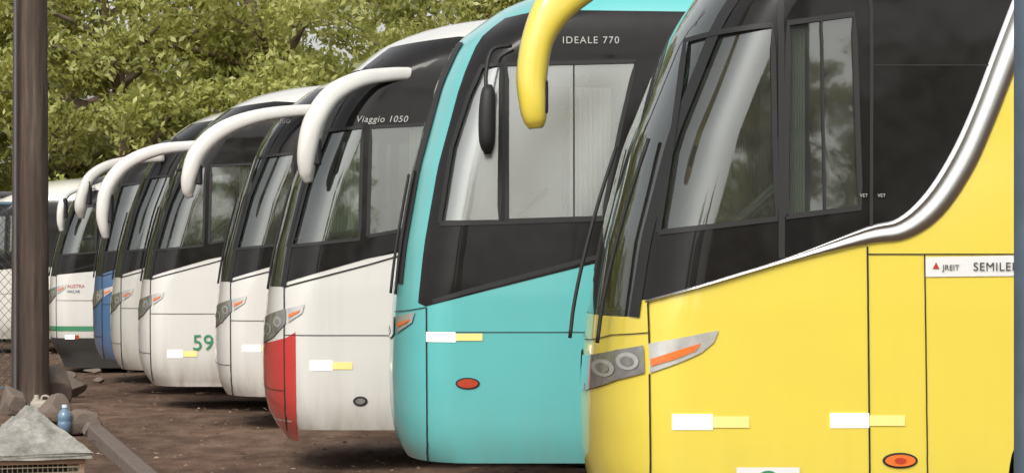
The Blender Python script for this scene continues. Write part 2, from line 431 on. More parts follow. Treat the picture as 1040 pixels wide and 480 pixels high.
    for i in range(11):
        for y in (-1.0,-.52,.52,1.0):
            o=link(bpy.data.objects.new('passenger_seat',SEAT),root); o.location=(2.35+i*.82,y,1.18)
    for x in (wx,wx+6.1):
        for y,r in ((-1.13,0),(1.13,math.pi)):
            for me,nm in ((TY,'tyre'),(RI,'rim')):
                o=link(bpy.data.objects.new(nm,me),root); o.location=(x,y,.52); o.rotation_euler=(0,0,r)
    bm=bmesh.new(); box(bm,(6.2,0,c['ztop']+.04),(2.6,1.7,.24),.09,seg=3); box(bm,(3.6,0,c['ztop']+.0),(.8,.7,.08),.03)
    bmobj('roof_air_conditioner',bm,c['paint'],root,True)
    for (b,a,z,h,mat,kw) in c.get('texts',[]):
        q=px([(a,z)])[0]; text(b,q[0],q[1],h,mat,root,S,**kw)
    if 'extra' in c: c['extra'](S,root,px,X0)
    return S,root
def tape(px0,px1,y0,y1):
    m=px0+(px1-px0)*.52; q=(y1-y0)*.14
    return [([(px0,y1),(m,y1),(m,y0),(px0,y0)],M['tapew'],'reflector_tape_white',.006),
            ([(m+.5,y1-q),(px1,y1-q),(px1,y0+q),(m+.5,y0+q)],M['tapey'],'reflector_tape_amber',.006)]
def oval(cx,cy,a,b): return [(cx+a*math.cos(t),cy+b*math.sin(t)) for t in np.linspace(0,2*math.pi,20,endpoint=False)]
# ---- yellow
def yband(px): return px([(661,305),(740,282),(800,264),(880,240),(920,228),(950,203),(976,160),(998,112),(1020,55),(1045,-10),(1062,-50)])
def yextra(S,root,px,X0):
    lo=px([(659,308),(740,284),(800,267),(880,249),(922,243),(957,220),(988,176),(1010,128),(1033,70),(1058,8),(1080,-50)])
    up=px([(660,304.5),(740,280),(800,261),(880,230),(912,221),(940,195),(966,154),(988,106),(1010,48),(1034,-14),(1054,-60)])
    lo=catmull(lo,5); up=catmull(up,5); prof=[(0,.002),(.1,.018),(.3,.026),(.55,.020),(.72,.010),(.8,.016),(.9,.014),(1,.002)]
    V=[]
    for a,b in zip(lo,up):
        ez=np.array([[(a[0]*(1-t)+b[0]*t)-float(S.x0(a[1]*(1-t)+b[1]*t)),a[1]*(1-t)+b[1]*t] for t,_ in prof])
        p,n=S.map(ez,np.array([[o] for _,o in prof])); V+=p.tolist()
    k=len(prof); Fc=[]
    for i in range(len(lo)-1):
        for j in range(k-1):
            a=i*k+j; Fc.append((a,a+k,a+k+1,a+1))
    meshobj('chrome_trim',V,Fc,M['chrome'],root,True)
    V2=[(x,-y,z) for x,y,z in V]; meshobj('chrome_trim_offside',V2,[f[::-1] for f in Fc],M['chrome'],root,True)
def lamp_panels():
    A=[(583,402),(586,378),(604,366),(630,357),(656,351),(657,379),(630,388),(606,401),(592,412)]
    Bq=[(661,349),(700,341),(730,335),(725,347),(712,358),(690,368),(662,379)]
    O=[(663,365),(690,355),(712,348),(706,356),(685,365),(664,372)]
    L=[(A,M['lampglass'],'headlamp_lens',.010),(Bq,M['lampref'],'indicator_housing',.010),(O,M['amber'],'indicator_lens',.017)]
    for cx,cy,r in ((641,368,9),(618,377,9)):
        L+=[(oval(cx,cy,r*1.2,r),M['lampref'],'lamp_reflector',.014),(oval(cx,cy,r*.7,r*.55),M['lampglass'],'lamp_bulb',.018)]
    return L
yel=dict(front=590,s=213,ztop=3.6,zs=.3,lean=1.0,paint=M['yellow'],glass=M['gl_y'],wheelx=2.62,wip=1,curt=((.95,1.05),),
  holes_px=[[(671,236),(704,34),(785,25),(789,222)],[(798,220),(801,23),(868,14),(874,211)]],
  band=yband,bz=(1.42,3.12),zw0=1.33,divs=[3.6,5.1,6.6,8.1,9.6,11.1],dz0=2.1,genlamp=False,
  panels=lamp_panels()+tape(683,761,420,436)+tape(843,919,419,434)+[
    ([(940,281),(1040,280),(1040,259),(940,261)],M['sticker'],'class_sign',.006),
    (oval(914,467,18,8),M['rubber'],'marker_lamp_ring',.006),(oval(914,467,15.5,6),M['amber'],'marker_lamp_lens',.016),
    (oval(914,467,6,3),M['redlens'],'marker_lamp_core',.020),
    ([(748,500),(812,500),(812,474),(748,474)],M['sticker'],'notice_plate',.006),
    (oval(780,492,14,15),M['green'],'notice_ring',.009),(oval(780,492,10,11),M['sticker'],'notice_disc',.012),
    ([(947,273),(954,273),(950.5,266)],M['redlens'],'sign_logo',.009)],
  mpanels=[([(3.4,2.1),(11.6,2.1),(11.6,3.05),(3.1,3.05)],M['black'],'passenger_window_band',.004)],
  ribs=[([(660,308),(661,350)],.008,M['seam'],'panel_joint',.0055),([(661,380),(663,560)],.008,M['seam'],'panel_joint',.0055),
    ([(881,250),(884,560)],.009,M['seam'],'panel_joint',.0055),([(939,258),(943,560)],.007,M['seam'],'panel_joint',.0055),
    ([(882,258),(1500,258)],.006,M['seam'],'panel_joint',.0055),([(885,232),(886,14),(880,-60)],.016,M['rubber'],'window_joint',.009),
    ([(600,352),(625,342),(660,338)],.005,M['seam'],'panel_joint',.0055),([(794,262),(794,-40)],.03,M['rubber'],'window_pillar',.008),
    ([(835,18),(838,216)],.012,M['rubber'],'sliding_window_edge',.012),
    ([(886,66),(1010,66)],.006,M['seam'],'window_joint',.0075)],
  texts=[('SEMILEITO',988,274.5,.04,M['ink'],dict(sp=1.1)),('JREIT',957,274,.026,M['ink'],dict()),
    ('VET',873,200,.016,M['silverink'],dict(yo=.02)),('VET',891,200,.016,M['silverink'],dict(yo=.02))],
  horn=[(690,-78,1.22,.10,.05),(640,-50,1.34,.11,.06),(600,-24,1.42,.11,.07),(566,6,1.46,.098,.09),(547,40,1.46,.078,.11),(540,78,1.46,.074,.115),(541,108,1.46,.066,.115),(543,124,1.46,.055,.10),(544,132,1.46,.035,.07)],
  extra=yextra)
build_bus(yel)
# ---- teal
def tband(px): return px([(432,311),(470,301),(520,288),(560,277),(600,267),(640,258)])+[(11.7,1.65),(11.7,3.0),(2.5,3.2),(1.0,3.22),(.80,3.19)]
def textra(S,root,px,X0):
    a=px([(519,47),(500,52),(494,75),(494,95)])
    sweep('mirror_bracket',[(x,-1.33-.05*i,z,.013,.02) for i,(x,z) in enumerate(a)],M['rubber'],root,10,4)
    a=px([(497,88),(496,96),(495,120),(495,146),(496,158)])
    sweep('side_mirror',[(x,-1.50,z,r,r2) for (x,z),r,r2 in zip(a,(.02,.045,.055,.05,.02),(.03,.08,.1,.09,.03))],M['rubber'],root,14,4)
teal=dict(front=395,s=158,ztop=3.62,zs=.3,lean=.68,paint=M['teal'],glass=M['gl_t'],wse=.07,be=.215,
  holes_px=[[(447,226),(459,150),(476,98),(490,67),(509,65),(507,225)],[(515,224),(515,65),(646,62),(630,130),(612,221)]],
  band=tband,bz=(1.33,3.10),zw0=1.45,zw1=3.05,lampdx=-.2,
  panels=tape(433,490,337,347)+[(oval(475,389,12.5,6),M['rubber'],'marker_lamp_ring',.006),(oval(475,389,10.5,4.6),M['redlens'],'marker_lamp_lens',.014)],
  ribs=[([(433,312),(434,470)],.009,M['seam'],'panel_joint',.0055),([(434,337),(760,337)],.005,M['seam'],'panel_joint',.0055),
    ([(440,306),(470,297),(560,273),(640,252)],.03,M['rubber'],'window_sill',.008),
    ([(397,318),(412,316),(433,312)],.006,M['seam'],'panel_joint',.0055),
    ([(447,228),(640,222)],.02,M['rubber'],'window_rail',.013),([(583,66),(583,222)],.010,M['rubber'],'sliding_window_edge',.002)],
  texts=[('IDEALE 770',571,44,.045,M['silverink'],dict(sp=1.2,yo=.02))],
  extra=textra)
build_bus(teal)
# ---- generic white coaches
GH=[[(.275,1.71),(.49,2.60),(.86,2.63),(.84,1.77)],[(.905,1.79),(.925,2.63),(1.5,2.66),(1.5,1.90)]]
GB=[(.24,1.43),(.55,1.52),(.9,1.62),(1.25,1.72),(1.7,1.78),(11.7,1.78),(11.7,3.05),(3,3.25),(1.6,3.34),(1.05,3.28)]
def gr(dx=0): return [([(.25+dx,1.42),(.26+dx,.28)],.010,M['seam'],'panel_joint',.0055),([(.26,1.03),(11,1.03)],.006,M['seam'],'panel_joint',.0055),
   ([(.25,1.40),(.9,1.57),(1.25,1.67),(1.7,1.72)],.012,M['seam'],'panel_joint',.0055),([(1.45,1.5),(1.45,.3)],.006,M['seam'],'panel_joint',.0055),
   ([(.02,.62),(.14,.60),(.25,.60)],.006,M['seam'],'bumper_joint',.0065)]
b3=dict(front=267,s=132,ztop=3.62,zs=.3,lean=1.0,paint=M['white'],glass=M['gl_w'],holes=GH,band=GB,bz=(1.43,3.15),zw0=1.4,zw1=3.1,
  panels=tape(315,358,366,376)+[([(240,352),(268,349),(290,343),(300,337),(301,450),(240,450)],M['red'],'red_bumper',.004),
    (oval(366,407,7.5,5),M['rubber'],'marker_lamp_ring',.006),(oval(366,407,5,3),M['lampglass'],'marker_lamp_lens',.012)],
  mribs=gr(),texts=[('Viaggio 1050',361,124,.05,M['silverink'],dict(shear=.3,yo=.02,sp=1.1))],
  horn=[(420,74,1.20,.05,.05),(395,76,1.30,.055,.05),(365,82,1.38,.065,.06),(338,98,1.42,.08,.08),(321,125,1.44,.088,.11),(314,155,1.44,.08,.12),(313,175,1.44,.06,.1),(315,186,1.44,.03,.05)])
build_bus(b3)
b4=dict(front=218,s=106,ztop=3.6,zs=.3,lean=1.0,paint=M['white'],glass=M['gl_w'],holes=GH,band=GB,bz=(1.43,3.15),zw0=1.4,zw1=3.1,
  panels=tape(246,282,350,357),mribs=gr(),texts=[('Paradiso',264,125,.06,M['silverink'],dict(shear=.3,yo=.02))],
  horn=[(345,112,1.20,.05,.05),(310,112,1.30,.055,.05),(265,118,1.38,.065,.06),(228,132,1.42,.08,.08),(204,154,1.44,.088,.11),(195,178,1.44,.08,.12),(193,193,1.44,.06,.1),(195,201,1.44,.03,.05)])
build_bus(b4)
b5=dict(front=140,s=93.7,ztop=3.62,zs=.24,lean=1.1,paint=M['white'],glass=M['gl_w'],holes=GH,band=GB,bz=(1.43,3.15),zw0=1.4,zw1=3.1,
  panels=tape(170,200,355,363),mribs=gr(),texts=[('59',195,355,.17,M['green'],dict())],
  horn=[(225,145,1.20,.05,.05),(196,148,1.30,.055,.05),(160,153,1.38,.065,.06),(130,167,1.42,.075,.08),(112,190,1.44,.08,.11),(107,215,1.44,.075,.12),(108,232,1.44,.055,.1),(110,242,1.44,.03,.05)])
build_bus(b5)
b6=dict(front=112,s=84,ztop=3.6,zs=.28,lean=1.0,paint=M['cream'],glass=M['gl_w'],holes=GH,band=GB,bz=(1.43,3.15),zw0=1.4,zw1=3.1,
  mribs=gr(),horn=[(165,160,1.20,.05,.05),(140,162,1.30,.055,.05),(112,168,1.38,.06,.06),(94,180,1.42,.07,.08),(86,198,1.44,.075,.11),(84,212,1.44,.07,.12),(85,222,1.44,.03,.05)])
build_bus(b6)
b7=dict(front=94,s=77,ztop=3.45,zs=.3,lean=.7,paint=M['blue'],glass=M['gl_w'],holes=GH,band=GB[:7]+[(3,3.05),(1.6,3.1),(1.0,3.05)],bz=(1.43,2.95),zw0=1.4,zw1=2.9,mribs=gr())
GH8=[[(x,1.35+(z-1.35)*.78+.05) for x,z in h] for h in GH]
build_bus(b7)
b8=dict(front=49,s=70,ztop=3.12,zs=.24,lean=.75,paint=M['white'],glass=M['gl_w'],holes=GH8,curt=(),
  band=[(.24,1.40),(1.0,1.47),(1.7,1.5),(11.7,1.5),(11.7,2.62),(3,2.66),(1.2,2.66),(.75,2.62)],bz=(1.40,2.58),zw0=1.38,zw1=2.6,
  panels=[([(40,336),(900,336),(900,331),(40,331)],M['green'],'green_stripe',.005),([(40,375),(900,375),(900,343),(40,343)],M['under'],'dark_skirt',.005),
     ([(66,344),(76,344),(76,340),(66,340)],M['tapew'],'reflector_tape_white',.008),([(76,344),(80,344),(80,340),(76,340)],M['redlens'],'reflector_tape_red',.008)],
  mribs=gr(),texts=[('AUSTRA',68,292,.05,M['faded'],dict()),('MACAE',68,297,.04,M['blue'],dict())],
  horn=[(95,190,1.18,.03,.03),(80,192,1.30,.035,.03),(68,198,1.38,.05,.05),(64,210,1.4,.06,.09),(63,225,1.4,.055,.09),(64,235,1.4,.03,.05)])
build_bus(b8)
b9=dict(b8); b9.update(front=-34,s=58,panels=[],texts=[],horn=None,paint=M['cream']); build_bus(b9)

# ------------------------------------------------------------------ ground
def groundmat():
    m,nt,o=newmat('dirt_ground'); g=N(nt,'ShaderNodeNewGeometry'); p=g.outputs['Position']
    mp=N(nt,'ShaderNodeMapping'); mp.inputs['Scale'].default_value=(1,.45,1); nt.links.new(p,mp.inputs[0])
    a=noise(nt,.5,6,mp.outputs[0]); b=noise(nt,4,8,mp.outputs[0],.65); c=noise(nt,30,4,p)
    c1=ramp(nt,b,[(.3,(.085,.054,.038)),(.5,(.155,.104,.074)),(.72,(.25,.18,.135))])
    c2=ramp(nt,a,[(.35,(.62,.57,.54)),(.65,(1.12,1.04,1.0))])
    col=mixc(nt,1.0,c1,c2,'MULTIPLY'); col=mixc(nt,math_(nt,'MULTIPLY',c,.35),col,(.085,.06,.042))
    P(nt,o,col,.9,spec=.15,bump=math_(nt,'ADD',b,math_(nt,'MULTIPLY',c,.4)),bs=.6,bd=.05); return m
bm=bmesh.new()
bmesh.ops.create_grid(bm,x_segments=120,y_segments=120,size=1)
for v in bm.verts:
    x=math.copysign(abs(v.co.x)**2.2,v.co.x)*400; y=math.copysign(abs(v.co.y)**2.2,v.co.y)*400
    v.co=(x,y+28,0)
    if abs(x)<40 and abs(y)<40: v.co.z=.02*math.sin(x*1.3+y*.7)+.015*math.sin(y*2.1-x)-.02
bmobj('ground',bm,groundmat(),None,True)
V=[];Fc=[]
for i in range(6500):
    y=18+32*random.random(); x=-9.5+12.5*random.random(); r=.008+.028*random.random()**3
    k=len(V); a=random.random()*6.28; n=5; h=random.uniform(.002,.012)*(r/.03)
    for j in range(n):
        V.append((x+r*random.uniform(.6,1.2)*math.cos(a+j*1.257),y+r*random.uniform(.6,1.2)*math.sin(a+j*1.257),.002))
    V.append((x,y,.006+h)); Fc+=[(k+j,k+(j+1)%n,k+5) for j in range(n)]
m,nt,o=newmat('litter_mix'); g=N(nt,'ShaderNodeNewGeometry')
P(nt,o,ramp(nt,g.outputs['Random Per Island'],[(0,(.04,.028,.02)),(.5,(.13,.085,.055)),(.9,(.22,.155,.105)),(1,(.40,.33,.24))]),.95,spec=.1)
meshobj('ground_litter',V,Fc,m)
ms=simple('rock_grey',(.16,.125,.10),.95,var=.4,scale=9,bump=.6)
def rock(name,x,y,r,sz=(1,1,.7),seed=0):
    rd=random.Random(seed); bm=bmesh.new(); bmesh.ops.create_icosphere(bm,subdivisions=3,radius=1)
    ds=[(Vector((rd.gauss(0,1),rd.gauss(0,1),rd.gauss(0,1))).normalized(),rd.uniform(.55,.95)) for _ in range(14)]
    for v in bm.verts:
        for dv,l in ds:
            t=v.co.dot(dv)
            if t>l: v.co-=dv*(t-l)
        v.co=Vector((v.co.x*sz[0],v.co.y*sz[1],v.co.z*sz[2]))*r
    ob=bmobj(name,bm,ms); ob.location=(x,y,r*sz[2]*.6); ob.rotation_euler=(0,0,rd.random()*6); return ob
def gp(a,b):
    dd=EYE*F/(b-HY); return ((a-520)*dd/F,dd)
for i,(a,b,r,sz) in enumerate([(58,428,.2,(1.1,1,.9)),(84,438,.17,(1.2,1,.8)),(55,408,.22,(1.2,1,1.2)),(92,440,.1,(1,1,.7)),(72,402,.19,(1.1,1,1.0)),(44,424,.14,(1,1,.8)),(14,418,.2,(1,1,1)),(100,388,.09,(1,1,.5)),(95,378,.11,(1.4,1,.4)),(66,384,.14,(1.3,1,.6))]):
    x,y=gp(a,b); rock('stone',x,y,r,sz,i)
kc=simple('kerb_concrete',(.13,.10,.08),.9,var=.35,scale=6,bump=.4)
bm=bmesh.new(); a=Vector((-4.4,27,0)); b=Vector((-1.9,16,0)); dr=(b-a); L=dr.length; ang=math.atan2(dr.y,dr.x)
for k in range(11):
    c=a+dr*((k+.5)/11); box(bm,(0,0,0),(L/11-.015,.14,.16),.015)
    n=len(bm.verts)//(k+1); bm.verts.ensure_lookup_table(); vs=bm.verts[k*n:]
    bmesh.ops.rotate(bm,cent=(0,0,0),matrix=Matrix.Rotation(ang,3,'Z'),verts=vs); bmesh.ops.translate(bm,vec=c,verts=vs)
bmobj('kerb',bm,kc)
# ------------------------------------------------------------------ poles
def polemat():
    m,nt,o=newmat('rusty_pole'); g=N(nt,'ShaderNodeNewGeometry')
    mp=N(nt,'ShaderNodeMapping'); mp.inputs['Scale'].default_value=(14,14,.8); nt.links.new(g.outputs['Position'],mp.inputs[0])
    n=noise(nt,1,6,mp.outputs[0],.65); n2=noise(nt,3,5,g.outputs['Position'])
    c=ramp(nt,n,[(.3,(.045,.032,.024)),(.55,(.10,.072,.055)),(.75,(.19,.14,.11))])
    P(nt,o,mixc(nt,math_(nt,'MULTIPLY',n2,.5),c,(.06,.05,.043)),.9,spec=.15,bump=n,bs=.8,bd=.02); return m
bm=bmesh.new()
prof=[(.215*(1-.008*k)*(1+.015*math.sin(k*2.3)),k*.3-.1) for k in range(34)]
lathe(bm,prof,36,'Z'); 
pole=bpy.data.objects.new('utility_pole',None); link(pole); pole.location=(-5.40,29.8,0)
bmobj('shaft',bm,polemat(),pole,True)
bm=bmesh.new()
for z in (5.4,): lathe(bm,[(.19,z-.03),(.222,z-.03),(.222,z+.03),(.19,z+.03)],36,'Z')
lathe(bm,[(.02,.0),(.02,7.5)],10,'Z',c=(-.12,-.24,0))
bmobj('steel_bands',bm,simple('galvanised',(.12,.12,.12),.5,.5),pole)
bm=bmesh.new(); box(bm,(0,0,9.2),(2.0,.1,.12),.01); [lathe(bm,[(.03,9.26),(.05,9.32),(.03,9.38),(.045,9.42),(.01,9.46)],12,'Z',c=(x,0,0)) for x in (-.85,0,.85)]
bmobj('crossarm',bm,M['rubber'],pole)
bm=bmesh.new(); lathe(bm,[(.075,-.1),(.075,.05),(.072,.06),(.072,5.5),(.05,5.52)],32,'Z'); lathe(bm,[(.11,.0),(.11,.02),(.075,.03)],24,'Z')
pb=bmobj('steel_post',bm,simple('post_paint',(.055,.08,.105),.6,.0,var=.45,scale=5,bump=.2),None,True); pb.location=(1.772,9,0)
# ------------------------------------------------------------------ chain link fence
fe=bpy.data.objects.new('chain_link_fence',None); link(fe); fe.location=(-5.72,31.2,0)
bm=bmesh.new()
for x in (0,-2.2,-4.4,-6.6): lathe(bm,[(.03,0),(.03,2.35),(.005,2.37)],12,'Z',c=(x,0,0))
box(bm,(-3.3,0,2.28),(6.6,.03,.03)); box(bm,(-3.3,0,.12),(6.6,.02,.02))
bmobj('fence_posts',bm,simple('fence_blue',(.07,.14,.20),.5,.3),fe)
V=[];Fc=[]
def rod(a,b,r=.0045):
    k=len(V); a=Vector(a);b=Vector(b)
    for p in (a,b):
        for (dx,dy) in ((r,0),(-r*.5,r*.87),(-r*.5,-r*.87)): V.append((p.x+dx,p.y+dy,p.z))
    for j in range(3): Fc.append((k+j,k+(j+1)%3,k+3+(j+1)%3,k+3+j))
h=2.14
for i in range(-22,67):
    x=-6.6+i*.1
    for sgn in (1,-1):
        x1,z1,x2,z2=x,.12,x+h*.9,.12+h
        if sgn<0: x1,x2=x2,x1
        dx=x2-x1; t0,t1=0,1
        for lim,s_ in ((-6.6,1),(0,-1)):
            if dx*s_>0: t0=max(t0,(lim-x1)/dx) 
            else: t1=min(t1,(lim-x1)/dx)
        if t1-t0>.02: rod((x1+dx*t0,.004*sgn,z1+h*t0),(x1+dx*t1,.004*sgn,z1+h*t1))
meshobj('wire_mesh',V,Fc,simple('fence_wire',(.06,.08,.09),.6,.3),fe)
# ------------------------------------------------------------------ small brick housing with pyramid roof
rt=bpy.data.objects.new('brick_meter_housing',None); link(rt); rt.location=(-2.72,15,0); rt.rotation_euler=(0,0,math.radians(20))
def concm():
    m,nt,o=newmat('weathered_cement'); g=N(nt,'ShaderNodeNewGeometry'); n=noise(nt,9,8,g.outputs['Position'],.7); n2=noise(nt,60,3,g.outputs['Position'])
    c=ramp(nt,n,[(.3,(.12,.11,.09)),(.5,(.27,.26,.23)),(.7,(.42,.41,.37))]); P(nt,o,c,.9,bump=math_(nt,'ADD',n,math_(nt,'MULTIPLY',n2,.3)),bs=.8,bd=.015); return m
bm=bmesh.new(); R=.30
for i in range(4):
    r1=R*(1-i/4)+.004; r2=R*(1-(i+1)/4)-.004 if i<3 else .012
    z1=.53+i*.062; z2=z1+.066
    if i==0:
        bs_=[bm.verts.new((sx*R,sy*R,.505)) for sx,sy in((-1,-1),(1,-1),(1,1),(-1,1))]; bm.faces.new(bs_[::-1])
        tp=[bm.verts.new((sx*R,sy*R,z1)) for sx,sy in((-1,-1),(1,-1),(1,1),(-1,1))]
        for k in range(4): bm.faces.new((bs_[k],bs_[(k+1)%4],tp[(k+1)%4],tp[k]))
    a_=[bm.verts.new((sx*r1*1.0,sy*r1,z1+.001)) for sx,sy in((-1,-1),(1,-1),(1,1),(-1,1))]
    b_=[bm.verts.new((sx*(r2+.012),sy*(r2+.012),z2)) for sx,sy in((-1,-1),(1,-1),(1,1),(-1,1))]
    for k in range(4): bm.faces.new((a_[k],a_[(k+1)%4],b_[(k+1)%4],b_[k]))
    bm.faces.new(b_)
bmesh.ops.subdivide_edges(bm,edges=bm.edges[:],cuts=3,use_grid_fill=True)
for v in bm.verts: v.co+=Vector((random.gauss(0,.003),random.gauss(0,.003),random.gauss(0,.003)))
bmobj('cement_roof',bm,concm(),rt)
def brick():
    m,nt,o=newmat('red_brick'); tc=N(nt,'ShaderNodeTexCoord'); b=N(nt,'ShaderNodeTexBrick')
    b.inputs['Color1'].default_value=(.26,.15,.10,1); b.inputs['Color2'].default_value=(.34,.22,.15,1); b.inputs['Mortar'].default_value=(.25,.22,.18,1); b.inputs['Scale'].default_value=4
    sx=N(nt,'ShaderNodeSeparateXYZ'); cx=N(nt,'ShaderNodeCombineXYZ'); nt.links.new(tc.outputs['Object'],sx.inputs[0])
    nt.links.new(math_(nt,'ADD',sx.outputs['X'],sx.outputs['Y']),cx.inputs[0]); nt.links.new(sx.outputs['Z'],cx.inputs[1]); nt.links.new(cx.outputs[0],b.inputs[0])
    P(nt,o,b.outputs['Color'],.9); return m
bm=bmesh.new()
for sx in(-1,1):
    for sy in(-1,1): box(bm,(sx*.245,sy*.245,.25),(.03,.03,.5),.004)
box(bm,(0,0,.487),(.53,.53,.03),.004); box(bm,(0,0,.1),(.52,.52,.2),.004)
bmobj('brick_walls',bm,brick(),rt)
bm=bmesh.new(); box(bm,(0,0,.33),(.36,.36,.26)); bmobj('dark_core',bm,M['under'],rt)
V=[];Fc=[]
for i in range(17):
    x=-.224+i*.028
    for (p,q) in (((x,-.25,.2),(x,-.25,.475)),((.25,x,.2),(.25,x,.475)),((-.25,x,.2),(-.25,x,.475))): rod(p,q,.0035)
for i in range(9):
    z=.215+i*.03
    k=len(V); V+= [(-.23,-.253,z-.003),(.23,-.253,z-.003),(.23,-.253,z+.003),(-.23,-.253,z+.003)]; Fc.append((k,k+1,k+2,k+3))
    k=len(V); V+=[(.253,-.23,z-.003),(.253,.23,z-.003),(.253,.23,z+.003),(.253,-.23,z+.003)]; Fc.append((k,k+1,k+2,k+3))
meshobj('wire_grille',V,Fc,simple('grille_wire',(.36,.30,.22),.6,.2),rt)
x,y=gp(71,437); bt=bpy.data.objects.new('plastic_bottle',None); link(bt); bt.location=(x,y-.3,0)
bm=bmesh.new(); lathe(bm,[(.03,.0),(.062,.01),(.065,.1),(.06,.11),(.065,.12),(.065,.17),(.045,.205),(.022,.22),(.022,.235)],24,'Z'); bmobj('bottle_body',bm,simple('blue_plastic',(.13,.21,.30),.2,coat=.5),bt,True)
bm=bmesh.new(); lathe(bm,[(.025,.236),(.025,.262),(.001,.264)],18,'Z'); bmobj('bottle_cap',bm,simple('cap_white',(.5,.55,.6),.4),bt,True)
x,y=gp(42,424); jg=bpy.data.objects.new('plastic_jug',None); link(jg); jg.location=(x,y,.0); jm=simple('jug_plastic',(.33,.29,.23),.5)
bm=bmesh.new(); box(bm,(0,0,.09),(.22,.13,.19),.04,seg=3); lathe(bm,[(.05,.17),(.025,.21),(.025,.235),(.001,.236)],14,'Z',c=(-.05,0,0)); bmobj('jug_body',bm,jm,jg,True)
sweep('jug_handle',[(0,0,.17,.012,.014),(.01,0,.22,.012,.014),(.07,0,.22,.012,.014),(.09,0,.16,.012,.014)],jm,jg,10,4)
# ------------------------------------------------------------------ trees
def leafmat(name,dark,mid,lite):
    m,nt,o=newmat(name); g=N(nt,'ShaderNodeNewGeometry'); n=noise(nt,.55,3,g.outputs['Position'])
    r=math_(nt,'ADD',math_(nt,'MULTIPLY',g.outputs['Random Per Island'],.5),math_(nt,'MULTIPLY',n,.55))
    c=ramp(nt,r,[(.25,dark),(.52,mid),(.85,lite)])
    d=N(nt,'ShaderNodeBsdfDiffuse'); t=N(nt,'ShaderNodeBsdfTranslucent'); gl=N(nt,'ShaderNodeBsdfGlossy'); gl.inputs['Roughness'].default_value=.45
    nt.links.new(c,d.inputs[0]); nt.links.new(mixc(nt,.5,c,(.52,.52,.12)),t.inputs[0])
    a=N(nt,'ShaderNodeMixShader'); a.inputs[0].default_value=.5; nt.links.new(d.outputs[0],a.inputs[1]); nt.links.new(t.outputs[0],a.inputs[2])
    b=N(nt,'ShaderNodeMixShader'); b.inputs[0].default_value=.04; nt.links.new(a.outputs[0],b.inputs[1]); nt.links.new(gl.outputs[0],b.inputs[2])
    nt.links.new(b.outputs[0],o.inputs[0]); return m
LM=leafmat('leaf_green',(.18,.21,.05),(.42,.44,.12),(.66,.63,.24))
LM2=leafmat('leaf_dark',(.13,.16,.04),(.32,.34,.10),(.54,.53,.19))
bark=simple('bark',(.17,.125,.09),.95,var=.4,scale=6,bump=.6)
def leaves_np(cent,rad,count,size,r):
    k=len(cent); idx=np.repeat(np.arange(k),count); n=len(idx)
    dirs=r.normal(size=(n,3)); dirs/=np.linalg.norm(dirs,axis=1,keepdims=True)
    rr=rad[idx]*r.random(n)**.45
    p=cent[idx]+dirs*rr[:,None]*np.array([1.15,1.15,.7])
    u=r.normal(size=(n,3)); u[:,2]-=.5; u/=np.linalg.norm(u,axis=1,keepdims=True)
    q=r.normal(size=(n,3))+dirs*.6; q[:,2]+=.6; v=np.cross(u,q); v/=np.linalg.norm(v,axis=1,keepdims=True)+1e-9
    s=size*(.6+.8*r.random(n))[:,None]
    V=np.empty((n,4,3)); V[:,0]=p-u*s*.5; V[:,1]=p+v*s*.24; V[:,2]=p+u*s*.55; V[:,3]=p-v*s*.24
    return V.reshape(-1,3)
def quadmesh(name,V,mat):
    n=len(V)//4; me=bpy.data.meshes.new(name); me.vertices.add(4*n); me.vertices.foreach_set('co',V.astype(np.float32).ravel())
    me.loops.add(4*n); me.loops.foreach_set('vertex_index',np.arange(4*n,dtype=np.int32)); me.polygons.add(n)
    me.polygons.foreach_set('loop_start',np.arange(0,4*n,4,dtype=np.int32)); me.polygons.foreach_set('loop_total',np.full(n,4,np.int32))
    me.update(); me.validate(); me.materials.append(mat); return me
